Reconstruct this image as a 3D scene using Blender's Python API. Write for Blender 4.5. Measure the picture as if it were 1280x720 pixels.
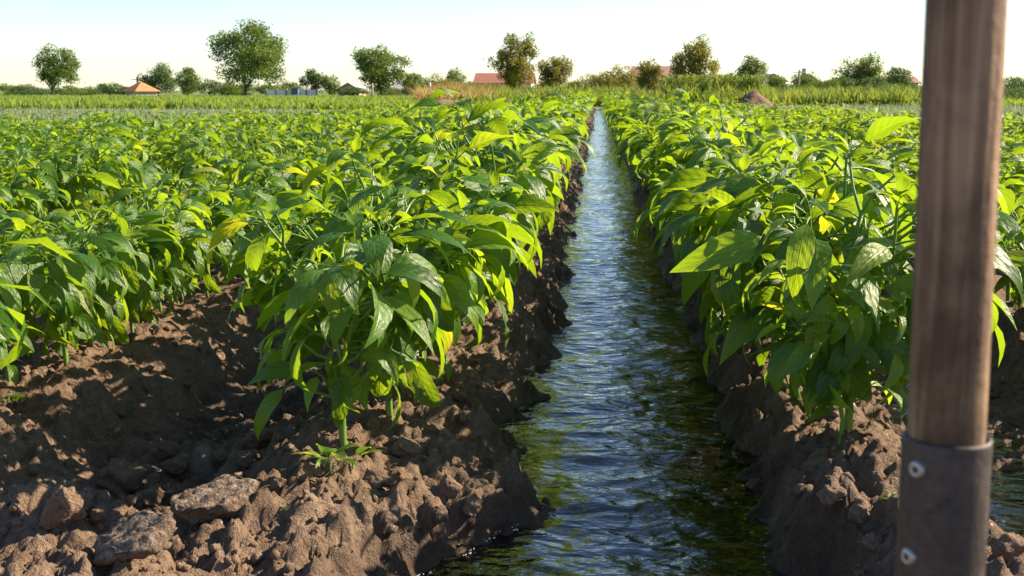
import bpy, math, random
import numpy as np
from mathutils import Matrix, Vector, Euler

# ------------------------------------------------------------------ reset
for o in list(bpy.data.objects):
    bpy.data.objects.remove(o, do_unlink=True)
scene = bpy.context.scene
COL = scene.collection
R = math.radians
random.seed(7)
rng = np.random.default_rng(11)

# ------------------------------------------------------------------ camera
FPX = 1500.0                      # focal length in pixels of the 1280 px wide photograph
PITCH = math.atan(247 / FPX)
YAW = math.atan(108 * math.cos(PITCH) / FPX)
CAMP = Vector((-0.066, 0.0, 0.82))
cam_d = bpy.data.cameras.new("camera")
cam_d.sensor_width = 36.0
cam_d.lens = FPX / 1280 * 36.0
cam_d.clip_start = 0.05
cam_d.clip_end = 9000
cam_d.dof.use_dof = True
cam_d.dof.focus_distance = 3.1
cam_d.dof.aperture_fstop = 15.0
cam = bpy.data.objects.new("camera", cam_d)
cam.location = CAMP
cam.rotation_euler = (math.pi / 2 - PITCH, 0, YAW)
COL.objects.link(cam)
scene.camera = cam

# ------------------------------------------------------------------ sky, sun, exposure
SUN_AZ, SUN_EL = R(66), R(32)     # azimuth clockwise from +Y (the way the channel runs)
world = bpy.data.worlds.new("World")
scene.world = world
world.use_nodes = True
wn = world.node_tree
wn.nodes.clear()
sky = wn.nodes.new("ShaderNodeTexSky")
sky.sky_type = 'NISHITA'
sky.sun_disc = False
sky.sun_elevation = SUN_EL
sky.sun_rotation = SUN_AZ
sky.air_density = 0.9
sky.dust_density = 0.15
sky.ozone_density = 1.7
bg = wn.nodes.new("ShaderNodeBackground")
bg.inputs["Strength"].default_value = 0.068
wo = wn.nodes.new("ShaderNodeOutputWorld")
wn.links.new(sky.outputs[0], bg.inputs[0])
wn.links.new(bg.outputs[0], wo.inputs[0])

sun_d = bpy.data.lights.new("sun", 'SUN')
sun_d.energy = 5.0
sun_d.angle = R(0.5)
sun_d.color = (1.0, 0.83, 0.60)
sun = bpy.data.objects.new("sun", sun_d)
to_sun = Vector((math.sin(SUN_AZ) * math.cos(SUN_EL), math.cos(SUN_AZ) * math.cos(SUN_EL), math.sin(SUN_EL)))
sun.rotation_euler = (-to_sun).to_track_quat('-Z', 'Y').to_euler()
sun.location = to_sun * 30
COL.objects.link(sun)

scene.view_settings.view_transform = 'Standard'
scene.view_settings.look = 'None'
scene.view_settings.exposure = 1.50
scene.view_settings.gamma = 1.0

# ------------------------------------------------------------------ pixel -> place
CR = Euler((math.pi / 2 - PITCH, 0, YAW)).to_matrix()
def ray(px, py):
    return CR @ Vector(((px - 640) / FPX, -(py - 360) / FPX, -1.0))
def at(px, py, Y):
    """the place seen at a pixel of the photograph, Y metres up the field"""
    d = ray(px, py)
    return CAMP + d * ((Y - CAMP.y) / d.y)
CRI = CR.inverted()
def proj(p):
    v = CRI @ (Vector(p) - CAMP)
    return (640 + FPX * v.x / -v.z, 360 - FPX * v.y / -v.z) if v.z < -0.01 else None

# ------------------------------------------------------------------ noise in numpy
def _h(ix, iy, s):
    n = (ix.astype(np.int64) * 374761393 + iy.astype(np.int64) * 668265263 + s * 144269504) & 0xffffffff
    n = ((n ^ (n >> 13)) * 1274126177) & 0xffffffff
    n = ((n ^ (n >> 15)) * 2246822519) & 0xffffffff
    return ((n ^ (n >> 16)) & 0xffffff) / float(0xffffff)
def vn(x, y, s=0):
    x = np.asarray(x, float); y = np.asarray(y, float)
    ix = np.floor(x); iy = np.floor(y)
    fx = x - ix; fy = y - iy
    fx = fx * fx * fx * (fx * (fx * 6 - 15) + 10); fy = fy * fy * fy * (fy * (fy * 6 - 15) + 10)
    a = _h(ix, iy, s); b = _h(ix + 1, iy, s); c = _h(ix, iy + 1, s); d = _h(ix + 1, iy + 1, s)
    return ((a * (1 - fx) + b * fx) * (1 - fy) + (c * (1 - fx) + d * fx) * fy) * 2 - 1
def fbm(x, y, o=4, s=0, g=0.5):
    r = 0; a = 1.0; f = 1.0
    for k in range(o):
        r = r + a * vn(x * f + 17.3 * k, y * f - 9.1 * k, s + k); a *= g; f *= 2.03
    return r
def worley(x, y, s=0):
    x = np.asarray(x, float); y = np.asarray(y, float)
    ix = np.floor(x); iy = np.floor(y)
    best = np.full(np.broadcast(x, y).shape, 9.0); rr = np.zeros_like(best)
    for i in (-1, 0, 1):
        for j in (-1, 0, 1):
            cx = ix + i; cy = iy + j
            px = cx + _h(cx, cy, s); py = cy + _h(cx, cy, s + 5)
            d = np.sqrt((x - px) ** 2 + (y - py) ** 2)
            m = d < best
            best = np.where(m, d, best); rr = np.where(m, _h(cx, cy, s + 9), rr)
    return best, rr
def sstep(a, b, x):
    t = np.clip((np.asarray(x, float) - a) / (b - a), 0, 1)
    return t * t * (3 - 2 * t)

# ------------------------------------------------------------------ the lie of the land
ROW_L1, ROW_R1, PITCHX = -0.62, 0.52, 1.05
WATER_Z = -0.140
def y_end(x):
    x = np.asarray(x, float)
    return np.where(x < 0, np.clip(62 - np.maximum(-x - 1.5, 0) * 9.5, 17, 62), np.clip(62 - np.maximum(x - 1.2, 0) * 9.5, 19, 62))
ROWS = [ROW_L1 - PITCHX * k for k in range(0, 15)] + [ROW_R1 + PITCHX * k for k in range(0, 11)]
def chan_edges(y):
    y = np.asarray(y, float)
    flare = 1 - sstep(2.15, 2.68, y)
    wob = 0.034 * vn(y * 2.1, y * 0 + 3, 31) + 0.026 * vn(y * 5.5, y * 0 + 8, 32) + 0.008 * vn(y * 19, y * 0, 33)
    wob2 = 0.030 * vn(y * 1.7, y * 0 + 5, 41) + 0.022 * vn(y * 7.1, y * 0 + 2, 42)
    k = sstep(4, 14, y)
    wan = 0.03 * vn(y * 0.33, y * 0 + 1, 35); wob = wob + wan; wob2 = wob2 + wan
    el = -0.265 + 0.045 * k - 0.22 * flare + wob
    er = 0.285 + 0.01 * k + 0.085 * flare + wob2
    return el, er
def H(x, y):
    x = np.asarray(x, float); y = np.asarray(y, float)
    xw = x + 0.035 * vn(x * 1.3, y * 1.1, 51) + 0.018 * vn(x * 5, y * 5, 52)
    # side furrows
    f = np.where(x < 0, (xw - (ROW_L1 - PITCHX / 2)) / PITCHX, (xw - (ROW_R1 + PITCHX / 2)) / PITCHX)
    ph = np.abs(f - np.round(f)) * PITCHX          # distance from a furrow's middle line
    inside_l = xw < ROW_L1; inside_r = xw > ROW_R1
    z = np.where(inside_l | inside_r, -0.20 * (1 - sstep(0.08, 0.46, ph)), 0.0)
    # the channel
    el, er = chan_edges(y)
    dl = el - x; dr = x - er                          # >0 on the bank
    d = np.maximum(dl, dr)
    dw = d
    d = d + 0.030 * fbm(x * 5.5, y * 5.5, 3, 66, 0.6) + 0.016 * (0.5 - np.abs(fbm(x * 16, y * 16, 3, 67)))
    lb = sstep(-0.02, 0.12, d) * 0.085 + sstep(0.06, 0.36, d) * 0.050
    rb = sstep(-0.02, 0.13, d) * 0.105 + sstep(0.05, 0.25, d) * 0.03
    bank = np.where(dl > dr, lb, rb)
    bank = WATER_Z + bank - 0.005 - 0.10 * sstep(0, 0.16, -d)
    ch = (~inside_l) & (~inside_r)
    z = np.where(ch, np.minimum(bank, 0.0), z)
    # heaps of soil at the near ends of the rows
    head = 1 - sstep(2.05, 2.55, y + 0.12 * vn(x * 3, y * 3, 61))
    lmask = sstep(-0.46, -0.62, x)
    tgt = -0.035 + 0.05 * fbm(x * 3.3, y * 3.3, 3, 62)
    z = z * (1 - head * lmask) + tgt * head * lmask
    # the right furrow is silted up near its mouth
    rs = sstep(0.78, 0.95, x) * (1 - sstep(2.55, 2.9, y))
    z = np.where(rs > 0, np.maximum(z, z * (1 - rs) + (-0.165) * rs), z)
    # bank between camera and water (under the frame)
    near = 1 - sstep(1.0, 1.7, y)
    z = z * (1 - near) + (-0.03) * near
    # ridge tops are not level
    fld = (1 - sstep(0.0, 2.0, y - y_end(x))) * sstep(-18, -16, x) * (1 - sstep(13, 15, x))
    z = z * fld - 0.06 * (1 - fld)
    dry = sstep(-0.03, 0.05, d) if np.ndim(d) else float(sstep(-0.03, 0.05, d))
    z = z + fld * dry * (0.030 * fbm(x * 2.7, y * 2.7, 3, 71) + 0.022 * fbm(x * 9, y * 9, 4, 72, 0.55))
    face = sstep(0.0, 0.03, d) * (1 - sstep(0.13, 0.22, d))
    z = z + fld * face * (0.016 * fbm(x * 24, y * 8, 3, 97, 0.6) + 0.008 * fbm(x * 55, y * 22, 3, 98, 0.6))
    # clods: domes with crisp feet, at four sizes, then crumbs and cracks
    m = sstep(-0.3, 0.3, vn(x * 1.9, y * 1.9, 81) + 0.75 * (1 - sstep(2.2, 2.9, y)))
    def domes(sc, r, s_, jit, sq=1.0):
        w, k = worley(x * sc + jit * vn(x * sc * 1.9, y * sc * 1.9, s_ + 1), y * sc + jit * vn(x * sc * 1.9 + 40, y * sc * 1.9, s_ + 2), s_)
        rr = r * (0.25 + 0.75 * k)
        return np.sqrt(np.maximum(rr * rr - w * w, 0)) / sc * sq
    cl = domes(7.5, 0.46, 82, 0.6, 0.55) * m + domes(17, 0.50, 85, 0.6, 0.5) * (0.35 + 0.65 * m) + domes(36, 0.55, 88, 0.5, 0.6) + domes(75, 0.55, 94, 0.4, 0.8)
    z = z + fld * dry * cl
    cr = np.abs(fbm(x * 6.3, y * 6.3, 3, 95, 0.55))
    z = z - fld * dry * 0.015 * (1 - sstep(0.0, 0.12, cr)) * m
    z = z + fld * dry * (0.006 * fbm(x * 38, y * 38, 3, 87, 0.65) + 0.010 * (0.5 - np.abs(fbm(x * 15, y * 15, 3, 96, 0.6))))
    return z
def Hs(x, y):
    return float(H(np.array([x]), np.array([y]))[0])

# ------------------------------------------------------------------ materials
def new_mat(name):
    m = bpy.data.materials.new(name); m.use_nodes = True
    nt = m.node_tree; nt.nodes.clear()
    out = nt.nodes.new("ShaderNodeOutputMaterial")
    return m, nt, out
def N(nt, typ, **kw):
    n = nt.nodes.new(typ)
    for k, v in kw.items():
        setattr(n, k, v)
    return n
def L(nt, a, b): nt.links.new(a, b)
def ramp(nt, fac, stops):
    r = N(nt, "ShaderNodeValToRGB")
    e = r.color_ramp.elements
    while len(e) < len(stops): e.new(0.5)
    for i, (p, c) in enumerate(stops):
        e[i].position = p; e[i].color = (*c, 1) if len(c) == 3 else c
    L(nt, fac, r.inputs[0])
    return r.outputs[0]
def math_n(nt, op, a, b=None, c=None, clamp=False):
    n = N(nt, "ShaderNodeMath", operation=op); n.use_clamp = clamp
    for i, v in enumerate((a, b, c)):
        if v is None: continue
        if isinstance(v, (int, float)): n.inputs[i].default_value = v
        else: L(nt, v, n.inputs[i])
    return n.outputs[0]
def mixc(nt, fac, a, b, mode='MIX'):
    n = N(nt, "ShaderNodeMix", data_type='RGBA', blend_type=mode)
    for i, v in ((0, fac), (6, a), (7, b)):
        if isinstance(v, (int, float)): n.inputs[i].default_value = v
        elif isinstance(v, tuple): n.inputs[i].default_value = (*v, 1)
        else: L(nt, v, n.inputs[i])
    return n.outputs[2]
def noise(nt, co, scale, detail=4, rough=0.55, dist=0.0):
    n = N(nt, "ShaderNodeTexNoise")
    n.inputs["Scale"].default_value = scale; n.inputs["Detail"].default_value = detail
    n.inputs["Roughness"].default_value = rough; n.inputs["Distortion"].default_value = dist
    if co is not None: L(nt, co, n.inputs["Vector"])
    return n.outputs[0]
def bump(nt, h, strength, dist, normal=None):
    b = N(nt, "ShaderNodeBump"); b.inputs["Strength"].default_value = strength; b.inputs["Distance"].default_value = dist
    L(nt, h, b.inputs["Height"])
    if normal is not None: L(nt, normal, b.inputs["Normal"])
    return b.outputs[0]
def principled(nt, col, rough, normal=None, spec=0.5, metal=0.0):
    p = N(nt, "ShaderNodeBsdfPrincipled")
    for k, v in (("Base Color", col), ("Roughness", rough), ("Metallic", metal)):
        if isinstance(v, tuple): p.inputs[k].default_value = (*v, 1)
        elif isinstance(v, (int, float)): p.inputs[k].default_value = v
        else: L(nt, v, p.inputs[k])
    p.inputs["Specular IOR Level"].default_value = spec
    if normal is not None: L(nt, normal, p.inputs["Normal"])
    return p
def pos(nt): return N(nt, "ShaderNodeNewGeometry").outputs["Position"]
def objco(nt): return N(nt, "ShaderNodeTexCoord").outputs["Object"]

def soil_nodes(nt, co, wet=None, silt=None):
    n1 = noise(nt, co, 6, 5, 0.6); n2 = noise(nt, co, 45, 5, 0.65); n3 = noise(nt, co, 230, 3, 0.7)
    c = ramp(nt, n1, [(0.3, (0.10, 0.065, 0.046)), (0.52, (0.215, 0.153, 0.110)), (0.75, (0.34, 0.255, 0.195))])
    c = mixc(nt, 0.5, c, ramp(nt, n2, [(0.3, (0.065, 0.037, 0.023)), (0.55, (0.23, 0.148, 0.097)), (0.72, (0.42, 0.31, 0.22))]))
    c = mixc(nt, 0.30, c, ramp(nt, n3, [(0.35, (0.035, 0.02, 0.012)), (0.7, (0.30, 0.20, 0.135))]))
    sp = noise(nt, co, 85, 2, 0.5)
    c = mixc(nt, ramp(nt, sp, [(0.735, (0, 0, 0)), (0.765, (1, 1, 1))]), c, (0.62, 0.57, 0.52))
    rough = 0.92
    if silt is not None:
        c = mixc(nt, silt, c, (0.30, 0.265, 0.235))
    if wet is not None:
        c = mixc(nt, wet, c, mixc(nt, 1.0, c, (0.36, 0.32, 0.29), 'MULTIPLY'))
        rough = math_n(nt, 'MULTIPLY_ADD', wet, -0.42, 0.92)
    hgt = math_n(nt, 'ADD', math_n(nt, 'MULTIPLY', n2, 1.0), math_n(nt, 'MULTIPLY', n3, 0.35))
    return c, rough, hgt

def make_ground_mat():
    m, nt, out = new_mat("field_soil")
    co = pos(nt)
    wet = N(nt, "ShaderNodeAttribute", attribute_name="wet").outputs["Fac"]
    silt = N(nt, "ShaderNodeAttribute", attribute_name="silt").outputs["Fac"]
    c, rough, hgt = soil_nodes(nt, co, wet, silt)
    far = N(nt, "ShaderNodeAttribute", attribute_name="meadow").outputs["Fac"]
    g = noise(nt, co, 0.12, 5, 0.6); g2 = noise(nt, co, 1.7, 4, 0.6)
    gc = ramp(nt, g, [(0.3, (0.075, 0.13, 0.025)), (0.5, (0.11, 0.17, 0.035)), (0.7, (0.19, 0.18, 0.06))])
    gc = mixc(nt, 0.4, gc, ramp(nt, g2, [(0.3, (0.05, 0.10, 0.02)), (0.7, (0.18, 0.21, 0.06))]))
    c = mixc(nt, far, c, gc)
    p = principled(nt, c, rough, bump(nt, hgt, 1.0, 0.022), 0.3)
    L(nt, p.outputs[0], out.inputs[0])
    return m
M_GROUND = make_ground_mat()

def make_clod_mat():
    m, nt, out = new_mat("dry_clod")
    co = pos(nt)
    c, rough, hgt = soil_nodes(nt, co)
    p = principled(nt, mixc(nt, 0.2, c, (0.30, 0.205, 0.14)), 0.93, bump(nt, hgt, 1.0, 0.02), 0.3)
    L(nt, p.outputs[0], out.inputs[0])
    return m
M_CLOD = make_clod_mat()
def make_slab_mat():
    m, nt, out = new_mat("crusted_silt")
    co = pos(nt)
    c, rough, hgt = soil_nodes(nt, co)
    up = N(nt, "ShaderNodeTexCoord").outputs["Normal"]
    sep = N(nt, "ShaderNodeSeparateXYZ"); L(nt, up, sep.inputs[0])
    crust = ramp(nt, sep.outputs[2], [(0.45, (0, 0, 0)), (0.8, (1, 1, 1))])
    n = noise(nt, co, 90, 5, 0.7)
    cc = ramp(nt, n, [(0.38, (0.075, 0.052, 0.038)), (0.52, (0.20, 0.15, 0.115)), (0.68, (0.36, 0.29, 0.235))])
    c = mixc(nt, crust, c, cc)
    p = principled(nt, c, 0.85, bump(nt, math_n(nt, 'ADD', hgt, n), 0.9, 0.014), 0.3)
    L(nt, p.outputs[0], out.inputs[0])
    return m
M_SLAB = make_slab_mat()

def make_water_mat():
    m, nt, out = new_mat("muddy_water")
    co = pos(nt)
    mp = N(nt, "ShaderNodeMapping"); mp.inputs["Scale"].default_value = (0.85, 1.35, 1.0); L(nt, co, mp.inputs[0])
    n1 = noise(nt, mp.outputs[0], 15, 1, 0.5, 0.5); n2 = noise(nt, mp.outputs[0], 48, 2, 0.5, 0.4)
    b = bump(nt, math_n(nt, 'ADD', n1, math_n(nt, 'MULTIPLY', n2, 0.22)), 0.36, 0.03)
    gl = N(nt, "ShaderNodeBsdfGlossy"); gl.inputs["Roughness"].default_value = 0.03
    gl.inputs["Color"].default_value = (1, 1, 1, 1); L(nt, b, gl.inputs["Normal"])
    tr = N(nt, "ShaderNodeBsdfTransparent"); tr.inputs[0].default_value = (0.20, 0.145, 0.105, 1)
    df = N(nt, "ShaderNodeBsdfDiffuse"); df.inputs[0].default_value = (0.07, 0.045, 0.03, 1)
    body = N(nt, "ShaderNodeMixShader"); body.inputs[0].default_value = 0.08
    L(nt, tr.outputs[0], body.inputs[1]); L(nt, df.outputs[0], body.inputs[2])
    fr = N(nt, "ShaderNodeFresnel"); fr.inputs["IOR"].default_value = 1.65; L(nt, b, fr.inputs["Normal"])
    mx = N(nt, "ShaderNodeMixShader"); L(nt, fr.outputs[0], mx.inputs[0])
    L(nt, body.outputs[0], mx.inputs[1]); L(nt, gl.outputs[0], mx.inputs[2])
    L(nt, mx.outputs[0], out.inputs[0])
    return m
M_WATER = make_water_mat()

def leaf_mat(name, stops, trans_col, trans=0.35, rough=0.42, veins=True, spec=0.5):
    m, nt, out = new_mat(name)
    a = N(nt, "ShaderNodeAttribute", attribute_name="leaf_random").outputs["Fac"]
    o = N(nt, "ShaderNodeObjectInfo").outputs["Random"]
    rnd = math_n(nt, 'FRACT', math_n(nt, 'ADD', a, o))
    c = ramp(nt, rnd, stops)
    nrm = None
    if veins:
        uv = N(nt, "ShaderNodeUVMap", uv_map="UVMap").outputs[0]
        s = N(nt, "ShaderNodeSeparateXYZ"); L(nt, uv, s.inputs[0])
        v = math_n(nt, 'ABSOLUTE', math_n(nt, 'MULTIPLY_ADD', s.outputs[1], 2.0, -1.0))
        mid = ramp(nt, v, [(0.0, (1, 1, 1)), (0.075, (0, 0, 0))])
        w = math_n(nt, 'SINE', math_n(nt, 'MULTIPLY', math_n(nt, 'MULTIPLY_ADD', v, -0.22, s.outputs[0]), 46.0))
        sv = ramp(nt, w, [(0.84, (0, 0, 0)), (0.99, (1, 1, 1))])
        vv = math_n(nt, 'MAXIMUM', mid, math_n(nt, 'MULTIPLY', sv, 0.55))
        c = mixc(nt, math_n(nt, 'MULTIPLY', vv, 0.30), c, (0.17, 0.30, 0.06))
        mot = noise(nt, uv, 9, 4, 0.6)
        c = mixc(nt, 0.35, c, mixc(nt, 1.0, c, ramp(nt, mot, [(0.3, (0.55, 0.6, 0.5)), (0.7, (1.35, 1.3, 1.2))]), 'MULTIPLY'))
        puff = math_n(nt, 'MULTIPLY', w, -0.5)
        nrm = bump(nt, math_n(nt, 'ADD', math_n(nt, 'MULTIPLY', puff, 0.22), math_n(nt, 'ADD', math_n(nt, 'MULTIPLY', mid, -1.0), mot)), 0.30, 0.02)
    p = principled(nt, c, rough, nrm, spec)
    t = N(nt, "ShaderNodeBsdfTranslucent")
    tc = mixc(nt, 0.5, trans_col, mixc(nt, 1.0, c, (3.2, 2.6, 1.0), 'MULTIPLY'))
    L(nt, tc, t.inputs[0])
    if nrm is not None: L(nt, nrm, t.inputs["Normal"])
    mx = N(nt, "ShaderNodeMixShader"); mx.inputs[0].default_value = trans
    L(nt, p.outputs[0], mx.inputs[1]); L(nt, t.outputs[0], mx.inputs[2])
    L(nt, mx.outputs[0], out.inputs[0])
    return m
M_LEAF = leaf_mat("pepper_leaf", [(0.0, (0.024, 0.092, 0.007)), (0.35, (0.042, 0.135, 0.007)), (0.7, (0.075, 0.185, 0.010)), (0.93, (0.125, 0.240, 0.018)), (0.975, (0.18, 0.255, 0.022)), (1.0, (0.27, 0.28, 0.035))], (0.44, 0.54, 0.015), 0.48, 0.42, True, 0.65)
M_CROWN = [leaf_mat("crown_olive", [(0, (0.042, 0.088, 0.016)), (0.5, (0.080, 0.142, 0.026)), (1, (0.14, 0.20, 0.045))], (0.20, 0.26, 0.05), 0.30, 0.55, False, 0.3),
           leaf_mat("crown_dark", [(0, (0.026, 0.066, 0.016)), (0.5, (0.05, 0.105, 0.025)), (1, (0.085, 0.145, 0.035))], (0.10, 0.19, 0.04), 0.27, 0.55, False, 0.3),
           leaf_mat("crown_glow_tint", [(0, (0.07, 0.09, 0.016)), (0.5, (0.125, 0.14, 0.026)), (1, (0.20, 0.195, 0.04))], (0.30, 0.28, 0.05), 0.34, 0.55, False, 0.3)]  # last one: flare's warm glow mildly painted into leaf colour of middle trees
M_GRASS = leaf_mat("meadow_grass", [(0, (0.08, 0.16, 0.02)), (0.6, (0.14, 0.235, 0.035)), (1, (0.25, 0.28, 0.08))], (0.26, 0.36, 0.06), 0.35, 0.6, False, 0.2)
M_SILVER = leaf_mat("silver_crop", [(0, (0.10, 0.16, 0.10)), (0.6, (0.18, 0.24, 0.17)), (1, (0.28, 0.32, 0.24))], (0.26, 0.33, 0.2), 0.25, 0.55, False, 0.3)
M_WEED = leaf_mat("tall_weeds", [(0, (0.06, 0.12, 0.02)), (0.6, (0.11, 0.18, 0.03)), (1, (0.23, 0.24, 0.07))], (0.30, 0.38, 0.06), 0.35, 0.6, False, 0.2)
M_STRAW = leaf_mat("dry_grass", [(0, (0.20, 0.15, 0.07)), (0.5, (0.32, 0.25, 0.12)), (1, (0.42, 0.35, 0.19))], (0.42, 0.33, 0.14), 0.25, 0.7, False, 0.2)

def simple_mat(name, c1, c2, scale=8, rough=0.7, bstr=0.3, bdist=0.01, spec=0.4, metal=0.0, stretch=None, obj=True):
    m, nt, out = new_mat(name)
    co = objco(nt) if obj else pos(nt)
    if stretch:
        mp = N(nt, "ShaderNodeMapping"); mp.inputs["Scale"].default_value = stretch; L(nt, co, mp.inputs[0]); co = mp.outputs[0]
    n = noise(nt, co, scale, 5, 0.6)
    p = principled(nt, ramp(nt, n, [(0.3, c1), (0.7, c2)]), rough, bump(nt, n, bstr, bdist), spec, metal)
    L(nt, p.outputs[0], out.inputs[0])
    return m
M_STEM = simple_mat("pepper_stem", (0.075, 0.17, 0.02), (0.16, 0.27, 0.045), 30, 0.45, 0.2, 0.004)
M_BARK = simple_mat("bark", (0.06, 0.045, 0.035), (0.15, 0.115, 0.085), 5, 0.9, 0.6, 0.05)
M_WALLW = simple_mat("whitewash", (0.68, 0.67, 0.65), (0.82, 0.81, 0.80), 1.5, 0.85)
M_WALLG = simple_mat("grey_plaster", (0.26, 0.24, 0.23), (0.38, 0.36, 0.34), 1.5, 0.85)
M_WALLP = simple_mat("pink_plaster", (0.40, 0.28, 0.23), (0.52, 0.38, 0.31), 1.5, 0.85)
M_ROOFO = simple_mat("orange_tiles", (0.34, 0.13, 0.05), (0.48, 0.21, 0.09), 3, 0.8, 0.5, 0.05)
M_ROOFR = simple_mat("red_roofing", (0.24, 0.09, 0.065), (0.34, 0.14, 0.10), 3, 0.75, 0.4, 0.05)
M_ROOFG = simple_mat("grey_slate", (0.23, 0.23, 0.25), (0.36, 0.36, 0.38), 3, 0.7, 0.4, 0.05)
M_ROOFL = simple_mat("pale_roofing", (0.50, 0.50, 0.52), (0.66, 0.66, 0.68), 3, 0.6, 0.4, 0.05)
M_ROOFB = simple_mat("brown_roofing", (0.26, 0.14, 0.10), (0.38, 0.22, 0.16), 3, 0.8, 0.4, 0.05)
M_GLASS = simple_mat("window_glass", (0.03, 0.035, 0.045), (0.05, 0.055, 0.065), 1, 0.12, 0.0)
M_DOOR = simple_mat("painted_door", (0.06, 0.11, 0.22), (0.09, 0.16, 0.29), 2, 0.6)
M_WOODG = simple_mat("weathered_wood", (0.24, 0.21, 0.18), (0.42, 0.38, 0.33), 6, 0.85, 0.5, 0.02)
M_POSTW = simple_mat("limed_post", (0.5, 0.47, 0.43), (0.68, 0.65, 0.6), 6, 0.85, 0.4, 0.02)
M_FOAM = simple_mat("foam", (0.70, 0.66, 0.60), (0.85, 0.82, 0.78), 60, 0.7, 0.6, 0.004, obj=False)
M_DRYLEAF = simple_mat("dead_leaf", (0.26, 0.09, 0.04), (0.40, 0.17, 0.09), 40, 0.7, 0.6, 0.006)

def make_handle_mat():
    m, nt, out = new_mat("worn_wood")
    co = objco(nt)
    mp = N(nt, "ShaderNodeMapping"); mp.inputs["Scale"].default_value = (90, 90, 4.0); L(nt, co, mp.inputs[0])
    g = noise(nt, mp.outputs[0], 1.0, 6, 0.62, 0.6)
    st = noise(nt, co, 14, 5, 0.6, 0.5)
    fine = noise(nt, co, 160, 3, 0.6)
    c = ramp(nt, g, [(0.30, (0.085, 0.05, 0.03)), (0.5, (0.26, 0.17, 0.108)), (0.70, (0.44, 0.31, 0.21))])
    c = mixc(nt, 0.85, c, mixc(nt, 1.0, c, ramp(nt, st, [(0.36, (0.34, 0.29, 0.27)), (0.5, (0.85, 0.8, 0.78)), (0.64, (1.3, 1.22, 1.18))]), 'MULTIPLY'))
    kn = noise(nt, co, 38, 2, 0.5)
    c = mixc(nt, ramp(nt, kn, [(0.70, (0, 0, 0)), (0.76, (0.8, 0.8, 0.8))]), c, (0.045, 0.026, 0.018))
    p = principled(nt, c, 0.7, bump(nt, math_n(nt, 'ADD', g, math_n(nt, 'MULTIPLY', fine, 0.4)), 0.7, 0.003), 0.3)
    L(nt, p.outputs[0], out.inputs[0])
    return m
M_HANDLE = make_handle_mat()
def make_steel_mat():
    m, nt, out = new_mat("rusted_steel")
    co = objco(nt)
    n = noise(nt, co, 22, 6, 0.65, 0.4); f = noise(nt, co, 210, 4, 0.7)
    c = ramp(nt, n, [(0.34, (0.034, 0.033, 0.037)), (0.54, (0.062, 0.057, 0.06)), (0.72, (0.14, 0.09, 0.07))])
    c = mixc(nt, 0.3, c, ramp(nt, f, [(0.3, (0.03, 0.024, 0.024)), (0.7, (0.19, 0.13, 0.11))]))
    p = principled(nt, c, ramp(nt, n, [(0.3, (0.42,) * 3), (0.7, (0.66,) * 3)]), bump(nt, math_n(nt, 'ADD', n, f), 0.3, 0.002), 0.5, 0.55)
    L(nt, p.outputs[0], out.inputs[0])
    return m
M_STEEL = make_steel_mat()
M_RIVET = simple_mat("zinc_screw", (0.35, 0.34, 0.33), (0.55, 0.54, 0.53), 300, 0.45, 0.4, 0.001, 0.5, 0.8)
M_RIVETD = simple_mat("screw_recess", (0.03, 0.028, 0.027), (0.06, 0.055, 0.05), 300, 0.7, 0.2, 0.001)

# ------------------------------------------------------------------ helpers
def link(o, parent=None):
    COL.objects.link(o)
    if parent is not None: o.parent = parent
    return o
def tag(o, label=None, cat=None, group=None, kind=None):
    if label: o["label"] = label
    if cat: o["category"] = cat
    if group: o["group"] = group
    if kind: o["kind"] = kind
    return o
def empty(name, loc, rz=0.0):
    o = bpy.data.objects.new(name, None)
    o.empty_display_size = 0.1
    o.location = loc; o.rotation_euler = (0, 0, rz)
    return link(o)
def mesh_np(name, v, faces, mats, smooth=True, midx=None, uv=None, attrs=None):
    """v (n,3); faces: list of arrays, each (m,k) of one polygon size"""
    me = bpy.data.meshes.new(name)
    v = np.asarray(v, np.float32)
    fl = [np.asarray(f, np.int32) for f in (faces if isinstance(faces, list) else [faces]) if len(f)]
    loops = np.concatenate([f.ravel() for f in fl])
    tot = np.concatenate([np.full(len(f), f.shape[1], np.int32) for f in fl])
    start = np.concatenate([[0], np.cumsum(tot)[:-1]]).astype(np.int32)
    me.vertices.add(len(v)); me.vertices.foreach_set("co", v.ravel())
    me.loops.add(len(loops)); me.loops.foreach_set("vertex_index", loops)
    me.polygons.add(len(tot)); me.polygons.foreach_set("loop_start", start); me.polygons.foreach_set("loop_total", tot)
    me.polygons.foreach_set("use_smooth", np.full(len(tot), smooth, bool))
    if midx is not None: me.polygons.foreach_set("material_index", np.asarray(midx, np.int32))
    for m in (mats if isinstance(mats, (list, tuple)) else [mats]): me.materials.append(m)
    if uv is not None:
        l = me.uv_layers.new(name="UVMap"); l.data.foreach_set("uv", np.asarray(uv, np.float32)[loops].ravel())
    for k, a in (attrs or {}).items():
        at_ = me.attributes.new(k, 'FLOAT', 'POINT'); at_.data.foreach_set("value", np.asarray(a, np.float32))
    me.update(calc_edges=True)
    return me
def obj(name, me, parent=None, loc=None):
    o = bpy.data.objects.new(name, me)
    if loc is not None: o.location = loc
    return link(o, parent)
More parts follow.
